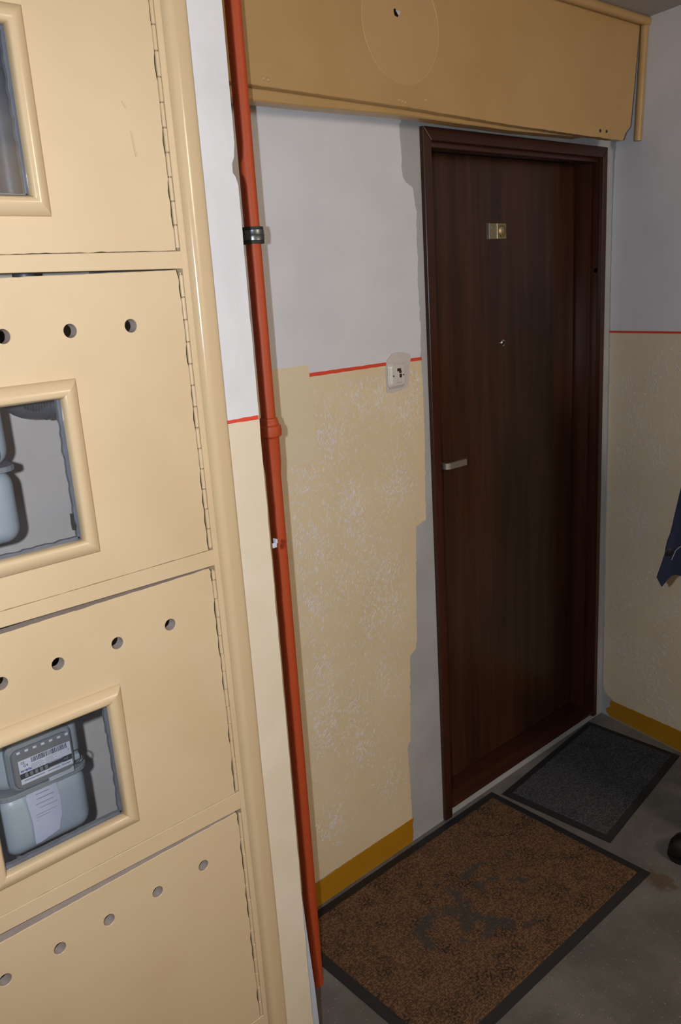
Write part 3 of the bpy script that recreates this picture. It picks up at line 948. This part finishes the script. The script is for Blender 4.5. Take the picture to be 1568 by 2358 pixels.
# ================================================================== RED PIPE
PX, PY = -.7170, -.2005
pipe = thing('riser_pipe', (PX, PY, 0), 'red oxide painted upright pipe with a socket joint in front of the wall', 'pipe')
lathe('pipe_run', [(.0153, 1.40), (.0153, ZC)], (PX, PY, 0), MT['pipe'], pipe, seg=36, label='upper length')
lathe('pipe_run', [(.0165, 0), (.0165, 1.31)], (PX, PY, 0), MT['pipe'], pipe, seg=36, label='lower length')
lathe('socket', [(.0165, 1.305), (.0170, 1.312), (.0188, 1.330), (.0190, 1.382), (.0196, 1.384), (.0245, 1.388), (.0255, 1.397), (.0245, 1.408),
                 (.0205, 1.411), (.0203, 1.417), (.0190, 1.4185), (.0185, 1.424), (.0150, 1.426)], (PX, PY, 0), MT['pipe'], pipe, seg=36,
      label='bulging socket joint')
cl = thing('pipe_clamp', (PX, PY, 1.781), 'galvanised clamp with black gasket around the red pipe', 'clamp')
lathe('gasket', [(.0154, 1.7655), (.0215, 1.7655), (.0220, 1.770), (.0205, 1.772), (.0205, 1.790), (.0220, 1.792), (.0215, 1.7965), (.0154, 1.7965)],
      (PX, PY, 0), MT['gasket'], cl, seg=36)
lathe('band', [(.0206, 1.7715), (.0228, 1.7715), (.0228, 1.7790), (.0236, 1.781), (.0228, 1.783), (.0228, 1.7905), (.0206, 1.7905)], (PX, PY, 0), MT['zinc'], cl, seg=36)
for s, nm in ((-1, 'lug'),):
    bm = bmesh.new()
    add_box(bm, s * .021, s * .036, -.0035, -.001, -.0095, .0095, .0005, 1)
    add_box(bm, s * .021, s * .036, .001, .0035, -.0095, .0095, .0005, 1)
    add_lathe(bm, [(.0001, .0035), (.0035, .0035), (.0035, .0065), (.0001, .0065)], (s * .029, 0, 0), 'y', 6)
    bm.transform(Matrix.Translation((PX, PY, 1.781)) @ Matrix.Rotation(math.radians(-8), 4, 'Z'))
    from_bm(nm, bm, MT['zinc'], cl)
tube('wall_stud', [(PX, PY + .0225, 1.781), (PX, -.10, 1.781), (PX, .004, 1.781)], .004, MT['zinc'], cl, seg=10)

# little metal clip on the pier edge and the loose white strip below
ck = thing('cable_clip', (-.889, YC, 1.239), 'tiny bright metal clip on the pier edge beside the red pipe', 'clip')
box('clip_plate', -.8925, -.8835, YC - .003, YC - .0005, 1.2315, 1.2405, MT['label'], ck, bev=.0006)
box('clip_tab', -.8865, -.8835, YC - .006, YC + .004, 1.2395, 1.2475, MT['label'], ck, bev=.0006)
bm = bmesh.new()
add_plate(bm, [(-.8935, .60), (-.8935, .168), (-.872, .128), (-.8705, .140), (-.874, .25), (-.8822, .40), (-.8885, .53), (-.8925, .60)], [], .402, .4055, 'xz')
st = from_bm('corner_strip', bm, MT['plastic'], None, loc=(-.885, -.404, .12))
tag(st, 'loose white plastic strip peeling off the foot of the pier', 'strip')

# ================================================================== LIGHT SWITCH
sw = thing('light_switch', (-.136, 0, 1.439), 'old grubby white light switch smeared with filler beside the door', 'switch')
plate('filler_smear', rough_path([(-.178, 1.400), (-.160, 1.396), (-.125, 1.398), (-.098, 1.404), (-.092, 1.425), (-.091, 1.455), (-.082, 1.478), (-.086, 1.492),
                                  (-.105, 1.497), (-.128, 1.500), (-.152, 1.497), (-.172, 1.482), (-.178, 1.460)], 120, .0022, 3), .001, .0042, 'xz', MT['patchgrey'], sw)
plate('back_plate', rrect(-.1755, -.1130, 1.4070, 1.4770, .014), .0035, .010, 'xz', MT['switch'], sw, cham=.002)
plate('face_plate', rrect(-.1725, -.1160, 1.4095, 1.4740, .012), .010, .0165, 'xz', MT['switch'], sw, cham=.0055)
plate('rocker_frame', rrect(-.1520, -.1325, 1.4195, 1.4610, .002), .0165, .0180, 'xz', MT['switch'], sw,
      holes=[rrect(-.1500, -.1345, 1.4215, 1.4590, .001)], cham=.0005)
bm = bmesh.new()
add_box(bm, -.1494, -.1351, -.0195, -.0150, 1.4222, 1.4583, .0008, 2)
for v in bm.verts:
    if v.co.z > 1.44:
        v.co.y += .0030
from_bm('rocker', bm, MT['switch'], sw, smooth=40)
plate('rocker_gap_shade', rrect(-.1501, -.1344, 1.4214, 1.4591, .001), .0166, .0170, 'xz', MT['dirt_and_shade'], sw)  # dark sheet standing in for the shade in the groove around the rocker
for x_ in (-.163, -.126):
    lathe('screw', [(.0001, 0), (.0022, 0), (.002, .0008), (.0001, .001)], (x_, -.0165, 1.4405), MT['dirt_and_shade'], sw, axis='y', seg=10)
for xx, zz, rr in ((-.1395, 1.4505, .0036), (-.1390, 1.4395, .0040)):
    plate('dirt_spot', rough_path([(xx + rr * math.cos(a), zz + 1.25 * rr * math.sin(a)) for a in [k * math.pi / 6 for k in range(13)]], 400, .0008, zz * 50), .0165, .0202, 'xz', MT['dirt_and_shade'], sw)

# ================================================================== DOOR MATS
def seg_dist(p, a, b):
    d = b - a
    t_ = max(0, min(1, (p - a).dot(d) / max(d.length_squared, 1e-9)))
    return (p - (a + d * t_)).length

def mat_thing(name, corners, border, res, mt, strokes, label, lift=.009):
    """corners: four floor points in order; pile = fine grid of loops, border = flat rubber frame"""
    c = [V(p) for p in corners]
    ctr = sum(c, V((0, 0))) / 4
    t_ = thing(name, (ctr.x, ctr.y, 0), label, 'doormat', 'doormats in front of the walnut door')
    def P(u, v):
        return c[0] * (1 - u) * (1 - v) + c[1] * u * (1 - v) + c[2] * u * v + c[3] * (1 - u) * v
    Lu, Lv = (c[1] - c[0]).length, (c[3] - c[0]).length
    bu, bv = border / Lu, border / Lv
    n = 24
    def loop(du, dv):
        pts = []
        for a, b in (((du, dv), (1 - du, dv)), ((1 - du, dv), (1 - du, 1 - dv)), ((1 - du, 1 - dv), (du, 1 - dv)), ((du, 1 - dv), (du, dv))):
            for k in range(n):
                s = k / n
                q = P(a[0] + (b[0] - a[0]) * s, a[1] + (b[1] - a[1]) * s)
                pts.append(q)
        return pts
    bm = bmesh.new()
    lv = [[bm.verts.new((q.x, q.y, h)) for q in loop(du, dv)] for du, dv, h in
          ((0, 0, .0005), (0, 0, .0022), (.1 * bu, .1 * bv, .0034), (.85 * bu, .85 * bv, .0042), (bu, bv, .0060), (bu * 1.05, bv * 1.05, .0005))]
    for A, B in zip(lv, lv[1:]):
        for k in range(len(A)):
            j = (k + 1) % len(A)
            bm.faces.new((A[k], A[j], B[j], B[k]))
    from_bm('rubber_border', bm, MT['rubber'], t_, smooth=40)
    nu, nv = int((Lu - 2 * border) / res), int((Lv - 2 * border) / res)
    vs, fs, st = [], [], []
    S = [[V(p) for p in s] for s, w_ in strokes]
    Wd = [w_ for s, w_ in strokes]
    for j in range(nv + 1):
        for i in range(nu + 1):
            u, v = bu + (1 - 2 * bu) * i / nu, bv + (1 - 2 * bv) * j / nv
            q = P(u, v)
            e = min(i, j, nu - i, nv - j)
            nn = noise.noise(V((q.x * 210, q.y * 210, 1)))
            row = .5 + .5 * math.sin((q.y * 1.0 + q.x * .06) * 2 * math.pi / .0062 + 1.2 * noise.noise(V((q.x * 60, q.y * 60, 7))))
            h = lift - .0022 + .0022 * (.55 * row + .45 * nn)
            if e == 0:
                h = .0045
            vs.append((q.x, q.y, h))
            s_ = 0.0
            if S:
                wob = .035 * noise.noise(V((q.x * 24, q.y * 24, 4))) + .02 * noise.noise(V((q.x * 70, q.y * 70, 2)))
                for pl_, w_ in zip(S, Wd):
                    dm = min(seg_dist(q, pl_[k], pl_[k + 1]) for k in range(len(pl_) - 1)) + wob * .8
                    s_ = max(s_, max(0, min(1, (w_ - dm) / (w_ * .7))))
            st.append(s_ * (.92 if nn > -.1 else .6))
    for j in range(nv):
        for i in range(nu):
            k = j * (nu + 1) + i
            fs.append((k, k + 1, k + nu + 2, k + nu + 1))
    me = bpy.data.meshes.new('pile')
    me.from_pydata(vs, [], fs)
    at = me.attributes.new('stain', 'FLOAT', 'POINT')
    at.data.foreach_set('value', st)
    link('pile', me, mt, t_, kind='stuff')
    return t_

brown_strokes = [([(-.242, -.225), (-.262, -.282), (-.284, -.308)], .022), ([(-.425, -.280), (-.373, -.262), (-.335, -.267), (-.284, -.308), (-.256, -.383), (-.236, -.430)], .024),
                 ([(-.306, -.408), (-.256, -.390)], .024), ([(-.318, -.352), (-.284, -.315)], .020), ([(-.166, -.224), (-.111, -.221)], .015),
                 ([(-.180, -.276), (-.124, -.287)], .018), ([(-.425, -.300), (-.440, -.330)], .012), ([(-.09, -.33), (-.07, -.35)], .010), ([(-.20, -.46), (-.17, -.47)], .013), ([(-.02, -.24), (0, -.25)], .008), ([(-.36, -.38), (-.34, -.40)], .010)]
mat_thing('doormat', [(-.674, -.588), (.2085, -.592), (.2125, -.018), (-.674, -.013)], .026, .0029, MT['brownmat'], brown_strokes,
          'large brown carpet doormat with grey worn stains and black rubber edge')
mat_thing('doormat', [(.247, -.440), (.832, -.366), (.826, .0 - .004), (.226, -.050)], .024, .0031, MT['greymat'], [],
          'smaller dark grey ribbed doormat beneath the door by the right wall')

# ================================================================== PERSON at the right edge (coat corner and toe cap in view)
HIP = V((.53, -.70, 0))
fd, ld_ = V((-.741, .671, 0)), V((-.671, -.741, 0))
def W(f, l, z):
    return HIP + fd * f + ld_ * l + V((0, 0, z))

def skin_mesh(name, nodes, edges, mt, parent=None, root=0, sub=2, **kw):
    """nodes: [(co, r)]; grown with a Skin modifier"""
    me = bpy.data.meshes.new(name)
    me.from_pydata([tuple(n[0]) for n in nodes], edges, [])
    o = bpy.data.objects.new(name, me)
    COL.objects.link(o)
    o.modifiers.new('skin', 'SKIN').use_smooth_shade = True
    sv = me.skin_vertices[0].data
    for i, n in enumerate(nodes):
        r = n[1]
        sv[i].radius = r if isinstance(r, tuple) else (r, r)
        sv[i].use_root = (i == root)
    ss = o.modifiers.new('sub', 'SUBSURF')
    ss.levels = sub
    dg = bpy.context.evaluated_depsgraph_get()
    m2_ = bpy.data.meshes.new_from_object(o.evaluated_get(dg))
    bpy.data.objects.remove(o)
    for p in m2_.polygons:
        p.use_smooth = True
    return link(name, m2_, mt, parent, **kw)

BK = {1: 0.0, -1: -.12}          # stride: the far foot is set back
nodes, edges = [], []
def nd(co, r, prev=None):
    nodes.append((co, r))
    if prev is not None:
        edges.append((prev, len(nodes) - 1))
    return len(nodes) - 1
pel = nd(W(0, 0, .95), .125)
wai = nd(W(.02, 0, 1.10), .115, pel)
che = nd(W(.04, 0, 1.28), .135, wai)
upc = nd(W(.05, 0, 1.40), .115, che)
nek = nd(W(.07, 0, 1.50), .055, upc)
hd0 = nd(W(.085, 0, 1.57), .062, nek)
hd1 = nd(W(.10, 0, 1.64), .088, hd0)
hd2 = nd(W(.098, 0, 1.71), .078, hd1)
chin = nd(W(.155, 0, 1.575), .030, hd0)
for s in (1, -1):
    hip = nd(W(0, s * .095, .90), .095, pel)
    kn = nd(W(.02 + BK[s] * .4, s * .088, .50), .060, hip)
    an = nd(W(-.02 + BK[s], s * .072, .10), .040, kn)
    toe = nd(W(.10 + BK[s], s * .073, .045), .030, an)
    sh = nd(W(.05, s * .165, 1.40), .062, upc)
    el = nd(W(-.05, s * .235, 1.13), .045, sh)
    wr_ = nd(W(-.06, s * .245, .90), .030, el)
    pm = nd(W(-.055, s * .245, .84), .034, wr_)
    base = W(-.045, s * .245, .81)
    for k, ln in enumerate((.062, .075, .082, .072)):
        off = fd * (-.03 + .02 * (3 - k))
        f1 = nd(base + off + V((0, 0, -.01)), .0095, pm)
        f2 = nd(base + off * 1.1 + ld_ * (-.006 * s) + V((0, 0, -.01 - ln * .5)), .0085, f1)
        nd(base + off * 1.1 + ld_ * (-.022 * s) + V((0, 0, -.01 - ln)), .0072, f2)
    t1 = nd(W(-.025, s * .235, .845), .011, pm)
    t2 = nd(W(-.005, s * .225, .815), .0095, t1)
    nd(W(.0, s * .218, .785), .008, t2)
person = skin_mesh('person', nodes, edges, MT['skin'], None, pel, 2, loc=(HIP.x, HIP.y, 0))
tag(person, 'standing person mostly out of frame in a dark navy jacket and black shoes', 'person')

# face
fz = 1.648
for s in (1, -1):
    b_ = bmesh.new()
    bmesh.ops.create_uvsphere(b_, u_segments=12, v_segments=8, radius=.0115, matrix=Matrix.Translation(W(.174, s * .032, fz)))
    from_bm('eye', b_, MT['white_eye'], person, smooth=True)
    b_ = bmesh.new()
    bmesh.ops.create_uvsphere(b_, u_segments=10, v_segments=8, radius=1, matrix=Matrix.Translation(W(.10, s * .088, 1.635)) @ Matrix.Diagonal((.014, .014, .032, 1)))
    from_bm('ear', b_, MT['skin'], person, smooth=True)
skin_mesh('nose', [(W(.176, 0, 1.66), .008), (W(.196, 0, 1.625), .013), (W(.178, 0, 1.612), .009)], [(0, 1), (1, 2)], MT['skin'], person)
tube('mouth', [W(.163, .022, 1.588), W(.176, 0, 1.590), W(.163, -.022, 1.588)], [.003, .0055, .003], MT['lip'], person)
b_ = bmesh.new()
bmesh.ops.create_uvsphere(b_, u_segments=24, v_segments=16, radius=.108, matrix=Matrix.Translation(W(.088, 0, 1.685)) @ Matrix.Diagonal((1, 1, 1.02, 1)))
cut = [v for v in b_.verts if (v.co - W(.088, 0, 1.685)).dot(fd) > .055 and v.co.z < 1.735 or v.co.z < 1.62]
bmesh.ops.delete(b_, geom=cut, context='VERTS')
from_bm('hair', b_, MT['hair'], person, smooth=True)

# trousers
tn, te = [(W(0, 0, .97), .138)], []
for s in (1, -1):
    a = len(tn)
    tn += [(W(0, s * .095, .88), .108), (W(.02 + BK[s] * .4, s * .088, .50), .078), (W(-.015 + BK[s], s * .075, .10), .068), (W(-.012 + BK[s], s * .075, .045), .070)]
    te += [(0, a), (a, a + 1), (a + 1, a + 2), (a + 2, a + 3)]
skin_mesh('trousers', tn, te, MT['trousers'], person, 0)
skin_mesh('shirt', [(W(.01, 0, .98), .140), (W(.02, 0, 1.12), .132), (W(.04, 0, 1.28), .150), (W(.05, 0, 1.41), .128)], [(0, 1), (1, 2), (2, 3)], MT['shirt'], person)

# shoes
def shoe(s):
    b_ = bmesh.new()
    secs = [(-.075, .030, .075), (-.06, .037, .082), (0, .040, .085), (.06, .044, .085), (.12, .047, .080), (.17, .045, .078), (.205, .038, .072), (.224, .026, .060), (.235, .012, .045)]
    rings_ = []
    for f, wd, hh in secs:
        ring_ = []
        for k in range(14):
            a = 2 * math.pi * k / 14
            zz = .5 * hh + .5 * hh * math.sin(a)
            ring_.append(b_.verts.new(W(f + BK[s], s * .072 + wd * math.cos(a) * (1 if zz > .012 else .96), max(.0, zz))))
        rings_.append(ring_)
    for A, B in zip(rings_, rings_[1:]):
        for k in range(14):
            b_.faces.new((A[k], A[(k + 1) % 14], B[(k + 1) % 14], B[k]))
    b_.faces.new(rings_[0]); b_.faces.new(rings_[-1])
    o = from_bm('shoe', b_, MT['leather'], person, smooth=True)
    b_ = bmesh.new()
    prof_ = [(f, wd + .004) for f, wd, hh in secs]
    pts_ = [(f, w2) for f, w2 in prof_] + [(f, -w2) for f, w2 in prof_[::-1]]
    lo_ = [b_.verts.new(W(f + BK[s], s * .072 + l, 0)) for f, l in pts_]
    up_ = [b_.verts.new(W(f + BK[s], s * .072 + l, .014)) for f, l in pts_]
    b_.faces.new(lo_); b_.faces.new(up_)
    for k in range(len(lo_)):
        j = (k + 1) % len(lo_)
        b_.faces.new((lo_[k], lo_[j], up_[j], up_[k]))
    from_bm('sole', b_, MT['leather'], o)
shoe(1); shoe(-1)

# open jacket: a C-shaped shell with the near front flap swung forward
bm = bmesh.new()
NZ, NA = 18, 56
grid = []
for iz in range(NZ + 1):
    t_ = iz / NZ
    z = .88 + (1.445 - .88) * t_
    row = []
    for ia in range(NA + 1):
        th = math.radians(14 + 336 * ia / NA)
        hw_ = .205 - .02 * t_ + (-.05 * max(0, t_ - .85) / .15)
        hd_ = .152 - .01 * t_ - .03 * max(0, t_ - .85) / .15
        cf = .0 + .055 * t_
        f, l = cf + hd_ * math.cos(th), hw_ * math.sin(th)
        fold = .006 * (1 - t_) * math.sin(th * 9 + t_ * 2)
        zz = z
        row.append(bm.verts.new(W(f + fold * math.cos(th), l + fold * math.sin(th), zz)))
    grid.append(row)
for a, b in zip(grid, grid[1:]):
    for i in range(NA):
        bm.faces.new((a[i], a[i + 1], b[i + 1], b[i]))
bmesh.ops.recalc_face_normals(bm, faces=bm.faces[:])
geo = bmesh.ops.solidify(bm, geom=bm.faces[:], thickness=.004)
jk = from_bm('jacket', bm, MT['navy'], person, smooth=60, label='open navy jacket, front corner hanging forward')
# the near front panel swings forward from the chest; its lining shows under the corner
def panel(name, front, hem, loff, mt, parent, thick):
    b_ = bmesh.new()
    NS, NT = 22, 26
    def along(pts, t_):
        ks = [k for k, _ in pts]
        for (k0, p0), (k1, p1) in zip(pts, pts[1:]):
            if t_ <= k1:
                return V(p0).lerp(V(p1), (t_ - k0) / (k1 - k0))
        return V(pts[-1][1])
    T0, T1 = V((.185, 1.42)), V((.10, 1.42))
    B0 = along(hem, 0)
    gr = []
    for it in range(NT + 1):
        t_ = (it / NT) ** 1.3
        E_ = along(front, t_)
        row = []
        for is_ in range(NS + 1):
            s_ = (is_ / NS) ** 1.2
            p = T0.lerp(T1, s_) * t_ + along(hem, s_) * (1 - t_) + (E_ - (T0 * t_ + B0 * (1 - t_))) * (1 - s_)
            l = loff + .62 * max(0, .25 - p.x) + .004 * math.sin(p.x * 70) * (1 - t_)
            row.append(b_.verts.new(W(p.x, l, p.y)))
        gr.append(row)
    for A, B in zip(gr, gr[1:]):
        for k in range(NS):
            b_.faces.new((A[k], A[k + 1], B[k + 1], B[k]))
    bmesh.ops.recalc_face_normals(b_, faces=b_.faces[:])
    bmesh.ops.solidify(b_, geom=b_.faces[:], thickness=thick)
    return from_bm(name, b_, mt, parent, smooth=50)
FRONT = [(0, (.290, .864)), (.115, (.269, .928)), (.168, (.266, .957)), (.225, (.254, .989)), (.35, (.243, 1.06)), (.47, (.234, 1.125)), (.72, (.208, 1.27)), (1, (.185, 1.42))]
panel('front_panel', FRONT, [(0, (.290, .864)), (.09, (.275, .835)), (.16, (.264, .847)), (.28, (.241, .869)), (.45, (.20, .866)), (1, (.09, .872))], .030, MT['navy'], jk, .003)
panel('lining', [(k, (p[0] - .012, p[1])) for k, p in FRONT], [(0, (.276, .850)), (.06, (.268, .832)), (.10, (.262, .824)), (.16, (.252, .838)), (.28, (.236, .860)), (.45, (.20, .866)), (1, (.09, .874))],
      .024, MT['lining'], jk, .0015)
tube('stitching', [W(.222, .0520, .962), W(.236, .0430, .948), W(.243, .0385, .939), W(.251, .0335, .911)], .0011, MT['thread'], jk, seg=6)
for s in (1, -1):
    skin_mesh('sleeve', [(W(.05, s * .165, 1.40), .078), (W(-.05, s * .237, 1.13), .062), (W(-.06, s * .247, .92), .052), (W(-.059, s * .247, .905), .050)],
              [(0, 1), (1, 2), (2, 3)], MT['navy'], jk)
for zq, fq in ((.934, .260), (1.07, .226), (1.20, .205)):
    b_ = bmesh.new()
    add_lathe(b_, [(.0001, 0), (.010, 0), (.0105, .002), (.008, .003), (.0001, .0025)], (0, 0, 0), 'z', 16)
    b_.transform(Matrix.Translation(W(fq, .034 + .62 * max(0, .25 - fq), zq)) @ ld_.to_track_quat('Z', 'Y').to_matrix().to_4x4())
    from_bm('button', b_, MT['button'], jk, smooth=40)
